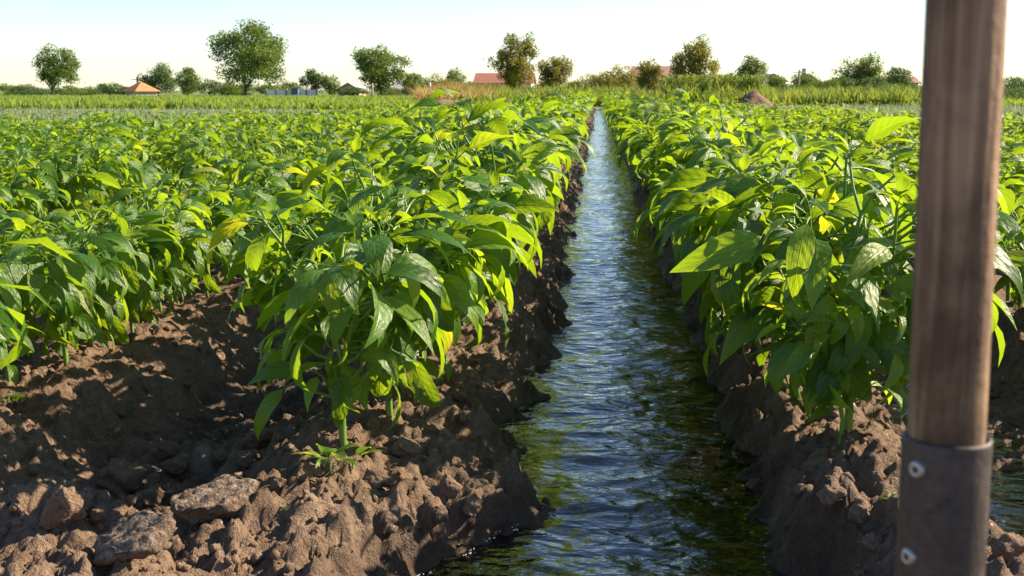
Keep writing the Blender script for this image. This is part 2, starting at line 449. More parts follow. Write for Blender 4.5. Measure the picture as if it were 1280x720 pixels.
class MB:
    """collects boxes, tubes and lathes for ONE mesh"""
    def __init__(s): s.v = []; s.f3 = []; s.f4 = []; s.n = 0
    def add(s, v, f3=(), f4=()):
        s.v.append(np.asarray(v, float).reshape(-1, 3))
        if len(f3): s.f3.append(np.asarray(f3).reshape(-1, 3) + s.n)
        if len(f4): s.f4.append(np.asarray(f4).reshape(-1, 4) + s.n)
        s.n += len(s.v[-1])
    def box(s, a, b):
        (x0, y0, z0), (x1, y1, z1) = a, b
        v = [(x0, y0, z0), (x1, y0, z0), (x1, y1, z0), (x0, y1, z0), (x0, y0, z1), (x1, y0, z1), (x1, y1, z1), (x0, y1, z1)]
        s.add(v, f4=[(0, 3, 2, 1), (4, 5, 6, 7), (0, 1, 5, 4), (1, 2, 6, 5), (2, 3, 7, 6), (3, 0, 4, 7)])
    def tube(s, pts, rad, k=6, cap=True):
        pts = [np.asarray(p, float) for p in pts]; rings = []
        for i, p in enumerate(pts):
            t = pts[min(i + 1, len(pts) - 1)] - pts[max(i - 1, 0)]; t = t / (np.linalg.norm(t) + 1e-9)
            u = np.cross(t, (0.31, 0.95, 0.05) if abs(t[1]) < 0.9 else (1, 0, 0)); u /= np.linalg.norm(u); w = np.cross(t, u)
            a = np.arange(k) * 2 * math.pi / k
            rings.append(p + rad[i] * (np.cos(a)[:, None] * u + np.sin(a)[:, None] * w))
        v = np.concatenate(rings); f = []
        for i in range(len(pts) - 1):
            for j in range(k): f.append((i * k + j, i * k + (j + 1) % k, (i + 1) * k + (j + 1) % k, (i + 1) * k + j))
        f3 = []
        if cap:
            v = np.concatenate([v, [pts[0]], [pts[-1]]]); b = len(pts) * k
            for j in range(k):
                f3.append((b, (j + 1) % k, j)); f3.append((b + 1, b - k + j, b - k + (j + 1) % k))
        s.add(v, f3, f)
    def mesh(s, name, mats, smooth=False, **kw):
        fs = []
        if s.f3: fs.append(np.concatenate(s.f3))
        if s.f4: fs.append(np.concatenate(s.f4))
        return mesh_np(name, np.concatenate(s.v), fs, mats, smooth, **kw)

# ------------------------------------------------------------------ ground
def graded(a, b, s0, g, smax):
    r = [a]; s = s0
    while r[-1] < b:
        r.append(r[-1] + s); s = min(s * g, smax)
    return r
xs_r = list(np.arange(-2.0, 1.45, 0.009)) + graded(1.45, 4, 0.016, 1.04, 0.05) + graded(4.05, 16, 0.06, 1.05, 0.16) + graded(16.3, 4000, 0.5, 1.3, 900)
xs_l = graded(2.0125, 5.5, 0.016, 1.04, 0.05) + graded(5.55, 18, 0.06, 1.05, 0.16) + graded(18.3, 4000, 0.5, 1.3, 900)
xs = np.unique(np.array([-a for a in xs_l] + xs_r))
ys = np.array([-3000, -1000, -300, -100, -40, -15, -6, -3, -1.5, -.6, -.2] + list(np.arange(0, 1.7, 0.035)) + list(np.arange(1.7, 3.5, 0.009)) + list(np.arange(3.5, 4.3, 0.0125))
              + graded(4.3, 70, 0.014, 1.025, 0.35) + graded(70.5, 5000, 0.8, 1.22, 900))
GX, GY = np.meshgrid(xs, ys)
GZ = H(GX, GY)
nx, ny = len(xs), len(ys)
ii = np.arange((ny - 1) * nx).reshape(ny - 1, nx)[:, :-1].ravel()
gf = np.stack([ii, ii + 1, ii + nx + 1, ii + nx], 1)
el_, er_ = chan_edges(GY)
dch = np.maximum(el_ - GX, GX - er_)
wet = 1 - sstep(0.0, 0.13, dch + 0.05 * fbm(GX * 7, GY * 7, 3, 91))
wet = np.maximum(wet, (1 - sstep(-0.21, -0.13, GZ)) * 0.9)
wet = np.maximum(wet, 0.75 * sstep(0.36, 0.42, GX) * (1 - sstep(0.62, 0.7, GX)) * 0)
silt = sstep(0.85, 1.0, GX) * (1 - sstep(1.5, 1.7, GX)) * (1 - sstep(2.6, 2.85, GY)) * sstep(2.2, 2.4, GY)
lf = np.abs(GX - (ROW_L1 - PITCHX / 2))
silt = np.maximum(silt, 0.55 * (1 - sstep(0.06, 0.2, lf)) * sstep(2.5, 2.8, GY) * sstep(0.1, 0.5, vn(GX * 9, GY * 9, 93)))
fld = (1 - sstep(0.0, 2.0, GY - y_end(GX))) * sstep(-18, -16, GX) * (1 - sstep(13, 15, GX))
gme = mesh_np("ground", np.stack([GX, GY, GZ], -1).reshape(-1, 3), gf, M_GROUND, True,
              attrs={"wet": wet.ravel() * fld.ravel(), "silt": silt.ravel(), "meadow": 1 - fld.ravel()})
ground = tag(obj("ground", gme), kind="structure")

# ------------------------------------------------------------------ water
def water(name, x0, x1, sx, yl, z):
    X, Y = np.meshgrid(np.arange(x0, x1, sx), yl)
    amp = 1.0
    Z = z + amp * (0.0075 * vn(X * 4.2 + 0.4 * Y, Y * 8, 101) + 0.0046 * vn(X * 10 - 0.7 * Y, Y * 17, 102) + 0.0014 * vn(X * 24, Y * 38, 103))
    a, b = X.shape[1], X.shape[0]
    i = np.arange((b - 1) * a).reshape(b - 1, a)[:, :-1].ravel()
    me = mesh_np(name, np.stack([X, Y, Z], -1).reshape(-1, 3), np.stack([i, i + 1, i + a + 1, i + a], 1), M_WATER, True)
    return tag(obj(name, me), kind="structure")
yl = list(np.arange(1.25, 6.0, 0.012)) + graded(6.0, 63, 0.013, 1.02, 0.12)
water("channel_water", -0.62, 0.56, 0.014, np.array(yl), WATER_Z)
water("furrow_water", ROW_R1 + PITCHX / 2 - 0.30, ROW_R1 + PITCHX / 2 + 0.32, 0.02, np.array(list(np.arange(2.5, 6, 0.02)) + graded(6, 14, 0.03, 1.05, 0.2)), -0.172)

# ------------------------------------------------------------------ pepper leaves
def leaf_geo(nt_, nv, droop, fold, wave, twist, wid, pet=True, lift=0.25, seed=0):
    """one leaf of unit blade length: petiole from the origin, blade out along +X"""
    pl = 0.34
    v = []; uv = []
    a0 = lift
    p = np.array([0.0, 0.0]); n_p = 3 if pet else 1
    path = [p.copy()]
    ang = a0 + 0.25
    for k in range(n_p):
        p = p + np.array([math.cos(ang), math.sin(ang)]) * pl / n_p; ang -= 0.18 * 3 / n_p
        path.append(p.copy())
    base = p.copy(); base_ang = ang
    ts = np.linspace(0, 1, nt_ + 1)
    pts = [base]; angs = [base_ang]
    for k in range(nt_):
        tm = (ts[k] + ts[k + 1]) / 2
        an = base_ang - droop * (0.25 * tm + 0.75 * tm ** 1.2)
        pts.append(pts[-1] + np.array([math.cos(an), math.sin(an)]) / nt_); angs.append(an)
    for k, t in enumerate(ts):
        w = wid * 2.15 * (max(t, 1e-4) ** 0.62) * (1 - t) ** 1.12
        if k == 0: w = 0.012
        if k == nt_: w = 0.003
        an = angs[k]; nx_, nz_ = -math.sin(an), math.cos(an)
        tw = twist * (t - 0.3)
        for j in range(nv + 1):
            s = j / nv * 2 - 1
            up = fold * abs(s) * w + wave * w * math.sin(t * 11 + s * 2.0 + seed) * abs(s) - 0.35 * w * max(abs(s) - 0.5, 0)
            y = s * w * math.cos(fold * 0.6)
            y2 = y * math.cos(tw) - up * math.sin(tw); up2 = y * math.sin(tw) + up * math.cos(tw)
            v.append((pts[k][0] + nx_ * up2, y2, pts[k][1] + nz_ * up2)); uv.append((t, j / nv))
    f = []
    for k in range(nt_):
        for j in range(nv):
            a = k * (nv + 1) + j
            f.append((a, a + nv + 1, a + nv + 2, a + 1))
    mi = [0] * len(f)
    if pet:
        b = len(v)
        for k, q in enumerate(path):
            r = 0.017 - 0.003 * k
            for j in range(3):
                an = j * 2.0944
                v.append((q[0], r * math.cos(an), q[1] + r * math.sin(an))); uv.append((0, 0.5))
        for k in range(len(path) - 1):
            for j in range(3):
                f.append((b + k * 3 + j, b + (k + 1) * 3 + j, b + (k + 1) * 3 + (j + 1) % 3, b + k * 3 + (j + 1) % 3)); mi.append(1)
    return np.array(v), np.array(f), np.array(mi), np.array(uv)
LP = []
lr = random.Random(5)
for k in range(18):
    d = [0.6, 1.1, 1.5, 1.9, 2.2, 1.4][k % 6] + lr.uniform(-.15, .2)
    LP.append(dict(droop=d, fold=lr.uniform(0.15, 0.55), wave=lr.uniform(0.05, 0.16), twist=lr.uniform(-0.9, 0.9), wid=lr.uniform(0.205, 0.285), lift=lr.uniform(0.1, 0.4), seed=k))
LEAF_HI = [mesh_np("pepper_leaf", *(lambda g: (g[0], g[1], [M_LEAF, M_STEM], True, g[2], g[3]))(leaf_geo(8, 4, **q))) for q in LP]
LEAF_MD = [leaf_geo(4, 2, **q) for q in LP]
LEAF_LO = [leaf_geo(2, 2, pet=False, **q) for q in LP]

# ------------------------------------------------------------------ pepper plants
def plant_skel(seed, h=0.56, thin=1.0, stem=0.185, low=4, side=24):
    r = random.Random(seed)
    segs, leaves = [], []
    def leaf(p, out_az, level, small=False):
        az = out_az + r.gauss(0, 0.75)
        if small:
            sc = r.uniform(0.045, 0.085); pitch = r.uniform(0.2, 1.0); var = r.choice([0, 1, 6, 7, 12])
        else:
            sc = (r.uniform(0.09, 0.13) if level == 0 else r.uniform(0.105, 0.205)) * h / 0.56
            pitch = {0: r.uniform(-0.3, 0.3), 1: r.uniform(-0.7, 0.3), 2: r.uniform(-0.85, 0.35), 3: r.uniform(-0.75, 0.6)}[level]
            var = r.randrange(18)
        leaves.append((np.array(p), az, pitch, r.gauss(0, 0.5), sc, var))
    def grow(p, d, ln, rad, level):
        d = d / np.linalg.norm(d)
        mid = p + d * ln * 0.5 + np.array([r.gauss(0, 1), r.gauss(0, 1), 0]) * ln * 0.06
        e = p + d * ln
        segs.append(([p, mid, e], [rad, rad * 0.88, rad * 0.78]))
        nl = {0: low, 1: 5, 2: 4, 3: 3}[level]
        for k in range(nl):
            if r.random() > thin: continue
            t = r.uniform(0.45 if level == 0 else 0.15, 1.0)
            q = p + d * ln * t
            oa = math.atan2(q[1], q[0]) if level > 0 else r.uniform(-math.pi, math.pi)
            leaf(q, oa + (r.uniform(-1.2, 1.2) if level == 1 else 0), level)
        if level < 3:
            n = 3 if level == 0 else 2
            a0 = r.uniform(0, 6.28)
            for k in range(n):
                a = a0 + k * 2 * math.pi / n + r.uniform(-.35, .35)
                sp = [0.66, 0.60, 0.52][level]
                side = np.array([math.cos(a), math.sin(a), 0]) * sp
                nd = d + side; nd[2] = max(nd[2], 0.45)
                grow(e, nd, ln * [0.85, 0.82, 0.78][level] * r.uniform(0.85, 1.12), rad * 0.72, level + 1)
        else:
            for k in range(3): leaf(e, r.uniform(-3.14, 3.14), 3, True)
    for k in range(side):                          # short side shoots: leaves hang all the way down the plant
        z = (0.13 + 0.36 * r.random() ** 0.8) * h / 0.56; a = r.uniform(-math.pi, math.pi)
        rr = (0.055 + 0.10 * math.sin(min(1, z / 0.42) * 1.6)) * r.uniform(0.5, 1.0)
        c0 = np.array([0.25 * rr * math.cos(a), 0.25 * rr * math.sin(a), z - 0.05]); c1 = np.array([rr * math.cos(a), rr * math.sin(a), z])
        segs.append(([c0, (c0 + c1) / 2 + np.array([0, 0, -0.008]), c1], [0.004, 0.0035, 0.003]))
        for q in range(r.choice((1, 1, 2))):
            leaves.append((c1, a + r.gauss(0, 0.6), r.uniform(-0.9, 0.25), r.gauss(0, 0.45), r.uniform(0.10, 0.19) * (0.75 + 0.5 * z), r.choice((2, 3, 4, 5, 8, 9, 10, 11, 14, 15, 16, 17))))
    grow(np.array([0, 0, -0.03]), np.array([r.gauss(0, .07), r.gauss(0, .07), 1]), stem * h / 0.56, 0.0095, 0)
    return segs, leaves
def leaf_matrix(l):
    p, az, pitch, roll, sc, var = l
    return Matrix.Translation(Vector(p)) @ Matrix.Rotation(az, 4, 'Z') @ Matrix.Rotation(-pitch, 4, 'Y') @ Matrix.Rotation(roll, 4, 'X') @ Matrix.Scale(sc, 4)
def stem_mesh(segs, k=6):
    mb = MB()
    for pts, rad in segs: mb.tube(pts, rad, k, False)
    return mb.mesh("pepper_stem", M_STEM, True)
def join_leaves(leaves, geos, keep=1.0, grow=1.0, seed=0):
    r = random.Random(seed); V, F, U, A, MI = [], [], [], [], []; n = 0
    for l in leaves:
        if r.random() > keep: continue
        v, f, mi, uv = geos[l[5]]
        M = np.array(leaf_matrix((l[0], l[1], l[2], l[3], l[4] * grow, l[5])))
        V.append(v @ M[:3, :3].T + M[:3, 3]); F.append(f + n); U.append(uv); MI.append(mi); A.append(np.full(len(v), r.random())); n += len(v)
    return np.concatenate(V), np.concatenate(F), np.concatenate(MI), np.concatenate(U), np.concatenate(A)
NVAR = 9
SK = [plant_skel(100 + k, 0.54 + 0.02 * (k % 3)) for k in range(NVAR)] + [plant_skel(171, 0.58, 1.0, 0.20, 2, 26)]
STEMS = [stem_mesh(s[0]) for s in SK]
STEMS_LO = [stem_mesh(s[0][:10], 4) for s in SK]
FOL = []
for k, s in enumerate(SK):
    v, f, mi, uv, a = join_leaves(s[1], LEAF_MD, 0.92, 1.05, k)
    FOL.append(mesh_np("pepper_foliage", v, f, [M_LEAF, M_STEM], True, mi, uv, {"leaf_random": a}))
FAR = [join_leaves(s[1], LEAF_LO, 0.42, 1.25, 50 + k) for k, s in enumerate(SK)]

ORD = "first second third fourth fifth sixth seventh eighth ninth tenth eleventh twelfth thirteenth fourteenth fifteenth sixteenth seventeenth eighteenth nineteenth twentieth".split()
ORD += ["twenty-" + q for q in ORD[:9]] + ["thirtieth"] + ["thirty-" + q for q in ORD[:9]]
def row_name(x):
    if x < 0:
        k = round((ROW_L1 - x) / PITCHX)
        return "row on the channel's left bank" if k == 0 else ORD[k] + " row left of the channel"
    k = round((x - ROW_R1) / PITCHX)
    return "row on the channel's right bank" if k == 0 else ORD[k] + " row right of the channel"
plants = []
pr = random.Random(3)
for rx in ROWS:
    yy = 2.62 if abs(rx) < 1 else 2.35 + pr.uniform(-.1, .1)
    while yy < float(y_end(rx)) - 0.2:
        x = rx + pr.gauss(0, 0.03)
        scl = (0.74 + 0.22 * pr.random()) if not abs(rx) < 1 else (0.98 + 0.18 * pr.random() + (0.06 if rx > 0 else 0))
        if abs(rx) < 1: scl *= 1 - 0.06 * min(max((yy - 8) / 10, 0), 1)
        plants.append([rx, x, yy, pr.uniform(0, 6.283), scl, pr.randrange(NVAR)])
        yy += pr.uniform(0.225, 0.325) + (0.22 if pr.random() < 0.035 else 0)
for p in plants:                                   # the two plants that stand at the ends of the bank rows
    if p[0] == ROW_L1 and p[2] < 2.7: p[1], p[2], p[4], p[5] = -0.64, 2.62, 0.98, NVAR
    if p[0] == ROW_R1 and p[2] < 2.7: p[1], p[2], p[4] = 0.50, 2.72, 0.70
vis, hid = [], []
for p in plants:
    q = proj((p[1], p[2], 0.3))
    (vis if q and -110 < q[0] < 1390 else hid).append(p)
vis.sort(key=lambda p: (p[1] - CAMP.x) ** 2 + p[2] ** 2)
def tall(rx, y):
    return 1.0 if abs(rx) > 1 else 1.0 + (0.15 if rx < 0 else 0.05) * min(max((y - 2.75) / 1.4, 0), 1)
cnt = {}
stuff = []
for i, p in enumerate(vis):
    rx, x, y, rz, scl, var = p
    dist = math.hypot(x - CAMP.x, y)
    if i >= 300:
        stuff.append(p); continue
    zb = Hs(x, y)
    root = empty("pepper_plant", (x, y, zb), rz)
    root.scale = (scl, scl, scl * tall(rx, y))
    cnt[rx] = cnt.get(rx, 0) + 1
    nm = row_name(rx)
    if dist < 6.6:
        if cnt[rx] == 1 and abs(rx) < 1:
            lab = "foremost tall leafy pepper plant with bare lower stem on the left bank" if rx < 0 else "small foremost pepper plant on the right bank beside the shovel handle"
        else:
            lab = f"pepper plant, {ORD[cnt[rx] - 1]} from the near end of the {nm}"
        st = obj("stem", STEMS[var], root)
        for l in SK[var][1]:
            lf_ = bpy.data.objects.new("leaf", LEAF_HI[l[5]])
            COL.objects.link(lf_); lf_.parent = root; lf_.matrix_basis = leaf_matrix(l)
    else:
        lab = f"pepper plant farther up the {nm}, half hidden in foliage"
        obj("stem", STEMS_LO[var], root)
        obj("foliage", FOL[var], root)
    tag(root, lab, "pepper plant", "pepper plants in rows beside the irrigation channel")
V, F, U, A = [], [], [], []; n = 0
for (rx, x, y, rz, scl, var) in stuff + [q for q in hid if q[2] < 12]:
    v, f, mi, uv, a = FAR[var]
    c, s = math.cos(rz) * scl, math.sin(rz) * scl
    zb = 0.0 if y > 6 else Hs(x, y)
    V.append(np.stack([v[:, 0] * c - v[:, 1] * s + x, v[:, 0] * s + v[:, 1] * c + y, v[:, 2] * scl * tall(rx, y) + zb], 1))
    F.append(f + n); U.append(uv); A.append((a + pr.random()) % 1.0); n += len(v)
fp = obj("distant_pepper_plants", mesh_np("distant_pepper_plants", np.concatenate(V), np.concatenate(F), [M_LEAF], True, None, np.concatenate(U), {"leaf_random": np.concatenate(A)}))
tag(fp, "mass of far pepper plants filling the rows towards the field's end", "pepper plants", None, "stuff")
print("plants", len(vis), len(stuff), "tris far", sum(len(f) for f in F) * 2)

# ------------------------------------------------------------------ clods, crumbs, foam, seedlings
import bmesh
def ico(sub):
    bm = bmesh.new(); bmesh.ops.create_icosphere(bm, subdivisions=sub, radius=1.0)
    v = np.array([q.co[:] for q in bm.verts]); f = np.array([[q.index for q in g.verts] for g in bm.faces]); bm.free()
    return v, f
I4, I3, I1 = ico(4), ico(3), ico(1)
def rough_ball(base, seed, amp=0.35, sq=(1, 1, 0.7), box=0.0):
    v, f = base
    n = v.copy()
    if box: n = np.sign(n) * np.abs(n) ** (1 - box)
    k = 1 + amp * (fbm(v[:, 0] * 1.3 + seed * 7 + v[:, 2] * 0.9, v[:, 1] * 1.3 - v[:, 2] * 1.1 + seed * 3, 4, seed, 0.6)) + amp * 0.35 * (0.5 - worley(v[:, 0] * 2.6 + v[:, 2] * 1.7 + seed, v[:, 1] * 2.6 - v[:, 2] * 1.3, seed)[0])
    return n * k[:, None] * np.array(sq), f
def angular(base, seed, npl, amp, sq, flat=None):
    v, f = base; r = np.random.default_rng(seed)
    n = r.normal(size=(npl, 3)); n /= np.linalg.norm(n, axis=1)[:, None]; d = r.uniform(0.55, 0.95, npl)
    dots = np.maximum(v @ n.T, 1e-3)
    rad = np.min(np.where(dots > 0.05, d / dots, 9), axis=1); rad = np.minimum(rad, 1.05)
    q = v * rad[:, None]
    k = 1 + amp * fbm(q[:, 0] * 2.6 + q[:, 2] * 1.9 + seed, q[:, 1] * 2.6 - q[:, 2] * 2.2, 5, seed, 0.62) - amp * 0.5 * np.abs(fbm(q[:, 0] * 6 - q[:, 2] * 4, q[:, 1] * 6 + q[:, 2] * 3.5, 3, seed + 2))
    return q * k[:, None] * np.array(sq), f
CL = [mesh_np("soil_clod", *angular(I4, 200 + k, 15, 0.16, (1.15, random.uniform(.8, 1.05), random.uniform(.7, .95))), M_CLOD, True) for k in range(8)]
def on_ground(px, py, y0=1.6, y1=9):
    d = ray(px, py)
    t = np.geomspace(y0 / d.y, y1 / d.y, 500)
    X, Y, Z = CAMP.x + d.x * t, CAMP.y + d.y * t, CAMP.z + d.z * t
    u = np.where(Z <= H(X, Y))[0]
    k = u[0] if len(u) else -1
    return Vector((X[k], Y[k], Z[k]))
def clod(px, py, wpx, lab, rz=None, sz=(1, 1, 1), me=None, tilt=(0, 0), sink=0.35, mat=None):
    p = on_ground(px, py)
    s = wpx / FPX * (p - CAMP).length / 2
    o = obj("soil_clod", me or random.choice(CL))
    o.location = (p.x, p.y, Hs(p.x, p.y) + s * sz[2] * sink)
    o.rotation_euler = (tilt[0], tilt[1], rz if rz is not None else random.uniform(0, 6))
    o.scale = (s * sz[0], s * sz[1], s * sz[2])
    return tag(o, lab, "soil clod", "dry soil clods at the ends of the crop rows")
def slab_mesh(seed):
    v, f = angular(I4, seed, 9, 0.12, (1.15, 0.95, 1.0)); v = v.copy(); v[:, 2] = np.tanh(v[:, 2] * 5) * 0.2
    v[:, 2] += 0.06 * fbm(v[:, 0] * 5, v[:, 1] * 5, 4, seed, 0.6)
    v[:, :2] *= (1 + 0.07 * fbm(v[:, 0] * 6 + v[:, 2] * 9, v[:, 1] * 6, 3, seed + 1))[:, None]
    return mesh_np("soil_slab", v, f, M_SLAB, True)
clod(265, 650, 88, "grey-crusted flat slab of soil with a broken brown edge, larger of the two slabs", 0.3, me=slab_mesh(301), tilt=(0.28, -0.12), sz=(1, 0.9, 1.3), sink=0.25)
clod(170, 690, 84, "darker flat slab of crusted soil leaning in shade left of the lit slab", 0.25, me=slab_mesh(305), tilt=(0.30, -0.36), sz=(1, .9, 1.1), sink=0.3)
clod(78, 662, 78, "upright brown clod near the lower left corner, left of the flat slabs", 0.5, sz=(0.6, .6, 1.1), tilt=(0, .3))
clod(150, 615, 62, "pale rounded clod just above the flat slabs", 1.2)
clod(97, 640, 44, "dark brown lump between the upright clod and the pale one", 2)
clod(120, 655, 34, "small crumbly clod beside the upright clod's right side", 2.5)
clod(205, 573, 30, "tall thin clod standing alone in the shaded furrow mouth", 0.2, sz=(.7, .7, 1.3))
clod(222, 590, 34, "clod leaning on the tall thin clod from the right", 0.9)
clod(318, 560, 40, "smooth rounded clod lit from the right beside the furrow", 1.0)
clod(312, 582, 34, "angular clod just below the smooth rounded one", 2.2)
clod(348, 612, 24, "small pale clod standing by the foremost plant's foot", 0.3, sz=(.8, .8, 1.1))
clod(275, 580, 30, "sunlit clod at the rim of the left furrow mouth", 0.4)
clod(296, 604, 22, "crumb-sized clod above the larger slab", 1.4)
clod(190, 627, 40, "dark round lump tucked behind the two flat slabs", 1.4)
clod(575, 505, 24, "pale clod on the bank top right of the foremost plant", 1.1)
clod(580, 528, 26, "brown clod on the bank top near the water's edge", 2.1)
clod(545, 540, 20, "little brown clod in front of the bank-top clods", 0.1)
clod(505, 570, 44, "brown clod on the left bank below the drooping leaf", 0.7)
clod(560, 622, 40, "knobbly clod on the left bank's broken end", 0.7, sz=(.8, .8, 1.2))
clod(590, 640, 34, "clod sliding down the left bank towards the water", 1.7)
clod(548, 660, 32, "lowest clod on the left bank above the foam line", 2.3)
clod(470, 610, 46, "wide lump at the near end of the left bank", 2.9)
clod(1040, 640, 34, "knobbly sunlit clod on the right bank's end, left of the shovel", 0.3)
clod(1075, 655, 40, "larger sunlit clod on the right bank next to the shovel", 1.3)
clod(1000, 625, 24, "small clod on the crest of the right bank", 2.3)
clod(1090, 690, 34, "pale clod low on the right bank beside the shovel socket", 0.9)
clod(1262, 700, 44, "dark wet clod on the silt right of the shovel", 0.5)
clod(940, 610, 20, "small lit clod at the edge of the right bank above the water", 0.5)
# fine crumbs
cv, cf = I1
nC = 3400
cx = np.where(rng.random(nC) < 0.72, rng.uniform(-2.0, -0.42, nC), rng.uniform(0.42, 1.3, nC))
cy = 1.85 + (rng.random(nC) ** 1.8) * 3.2
keep = vn(cx * 3.1, cy * 3.1, 120) + 0.5 * rng.random(nC) > -0.15
cx, cy = cx[keep], cy[keep]
cs = 0.0028 + 0.013 * rng.random(len(cx)) ** 3.2
cz = H(cx, cy)
shapes = [rough_ball(I1, 400 + k, 0.45, (1, .85, .7))[0] for k in range(10)]
V = []; F = []
for k in range(len(cx)):
    a = rng.random() * 6.28; c, s = math.cos(a), math.sin(a); b = shapes[k % 10] * cs[k]
    V.append(np.stack([b[:, 0] * c - b[:, 1] * s + cx[k], b[:, 0] * s + b[:, 1] * c + cy[k], b[:, 2] + cz[k] + cs[k] * 0.3], 1)); F.append(cf + k * len(cv))
tag(obj("soil_crumbs", mesh_np("soil_crumbs", np.concatenate(V), np.concatenate(F), M_CLOD, True)), "scattered fine crumbs of dry brown soil", "soil crumbs", None, "stuff")

# foam along the waterline
V = []; F = []; k = 0
def waterline(y, side):
    el, er = chan_edges(np.array([y])); x = float(el[0] if side < 0 else er[0])
    g = np.linspace(x - 0.12, x + 0.12, 61); z = H(g, np.full(61, y))
    u = np.where(z < WATER_Z)[0]
    if len(u) == 0: return x
    return g[u[0]] if side < 0 else g[u[-1]]
for y in np.arange(2.0, 4.2, 0.0045):
    dens = 0.9 if y < 2.6 else 0.10
    for side in (-1, 1):
        if rng.random() > (dens if side < 0 else 0.05): continue
        if vn(np.array([y * 3.0]), np.array([side * 3.0]), 130)[0] < -0.25: continue
        x = waterline(y, side) + side * -0.006 + rng.normal(0, 0.006)
        s = 0.0008 + 0.0030 * rng.random() ** 2.5; b = shapes[k % 10] * s * np.array([1, 1.8, .3])
        V.append(b + np.array([x, y, WATER_Z + 0.002])); F.append(cf + k * len(cv)); k += 1
tag(obj("foam", mesh_np("foam", np.concatenate(V), np.concatenate(F), M_FOAM, True)), "thin line of pale foam along the water's edge", "foam", None, "stuff")

V = []; F = []; k = 0
for _ in range(60):
    x = rng.uniform(-1.9, -0.45) if rng.random() < .7 else rng.uniform(.45, 1.0); y = rng.uniform(2.0, 3.6); a = rng.random() * 6.28; l = rng.uniform(.012, .045); w = .0009
    c, s_ = math.cos(a), math.sin(a); z0, z1 = Hs(x - c * l, y - s_ * l) + .004, Hs(x + c * l, y + s_ * l) + .004
    if abs(z0 - z1) > 0.012: continue
    p0, p1 = np.array([x - c * l, y - s_ * l, z0]), np.array([x + c * l, y + s_ * l, z1]); sd = np.array([-s_, c, 0]) * w; up = np.array([0, 0, w * 1.6])
    V += [p0 - sd, p0 + sd, p0 + up, p1 - sd, p1 + sd, p1 + up]; b = k * 6; k += 1
    F += [(b, b + 1, b + 4, b + 3), (b + 1, b + 2, b + 5, b + 4), (b + 2, b, b + 3, b + 5)]
tag(obj("straw_litter", mesh_np("straw_litter", np.array(V), np.array(F), M_STRAW, False)), "scattered bits of straw on the bare soil", "straw", None, "stuff")

def seedling(px, py, n, sc, lab):
    p = on_ground(px, py)
    root = tag(empty("seedling", p), lab, "seedling", "small seedlings on the bare soil")
    mb = MB(); mb.tube([(0, 0, -0.01), (0.003, 0, 0.35 * sc)], [0.0022, 0.0018], 5); obj("stem", mb.mesh("seedling_stem", M_STEM, True), root)
    for k in range(n):
        lf_ = obj("leaf", LEAF_HI[[0, 1, 6, 7, 12, 2][k % 6]], root)
        lf_.matrix_basis = leaf_matrix((np.array([0, 0, 0.35 * sc * (0.6 + 0.4 * k / n)]), k * 2.4 + px, 0.45, random.uniform(-.3, .3), sc * random.uniform(.7, 1.1), 0))
seedling(349, 640, 3, 0.022, "tiny two-leaved seedling on bare soil in front of the left bank")
seedling(165, 543, 4, 0.026, "tiny seedling in the shaded furrow on the left")
seedling(412, 590, 7, 0.066, "low cluster of young leaves at the foremost plant's foot")
seedling(440, 588, 5, 0.060, "short shoot with broad leaves right of the foremost plant's foot")
seedling(1113, 630, 4, 0.026, "tiny seedling on the right bank beside the shovel socket")
seedling(14, 512, 6, 0.058, "small round-leaved seedling at the photo's left edge")
p = on_ground(601, 458)
dl_ = obj("dry_leaf", mesh_np("dry_leaf", *(lambda g: (g[0], g[1]))(leaf_geo(6, 4, 1.9, 0.6, 0.3, 0.8, 0.25, False)), M_DRYLEAF, True))
dl_.location = (p.x, p.y, p.z + 0.008); dl_.scale = (0.055,) * 3; dl_.rotation_euler = (0.3, 0.2, 2.4)
tag(dl_, "curled reddish dead leaf lying on the left bank", "dead leaf")

# ------------------------------------------------------------------ shovel
Ys = 0.60
pt, pb = at(1206.5, 96, Ys), at(1176, 690, Ys)
axis = (pt - pb).normalized()
zg = Hs(pb.x, pb.y)
foot = pb + axis * ((zg + 0.20 - pb.z) / axis.z)
sh = empty("shovel", foot)
q = axis.to_track_quat('Z', 'Y'); sh.rotation_mode = 'QUATERNION'; sh.rotation_quaternion = q
tag(sh, "wooden shovel handle in a rusty steel socket with two screws, close to the camera", "shovel")
inv = Matrix.LocRotScale(foot, q, None).inverted()
zl = lambda px, py: (inv @ at(px, py, Ys)).z
z_sock = zl(1180, 544)
def lathe(prof, k=48):
    v = []; f = []
    a = np.arange(k) * 2 * math.pi / k
    for (r, z) in prof: v.append(np.stack([r * np.cos(a), r * np.sin(a), np.full(k, z)], 1))
    for i in range(len(prof) - 1):
        for j in range(k): f.append((i * k + j, i * k + (j + 1) % k, (i + 1) * k + (j + 1) % k, (i + 1) * k + j))
    return np.concatenate(v), np.array(f)
HR, SR = 0.0187, 0.0218
prof = [(0.0001, z_sock - 0.12)] + [(HR * (0.985 + 0.02 * math.sin(z * 9)), z_sock - 0.12 + z) for z in np.linspace(0, 1.0, 50)] + [(HR * .8, z_sock + 0.888), (0.0001, z_sock + 0.892)]
hv, hf = lathe(prof)
hv[:, 0] += 0.0012 * np.sin(hv[:, 2] * 7); hv[:, 1] += 0.001 * np.sin(hv[:, 2] * 5 + 1)
obj("handle", mesh_np("shovel_handle", hv, hf, M_HANDLE, True), sh)
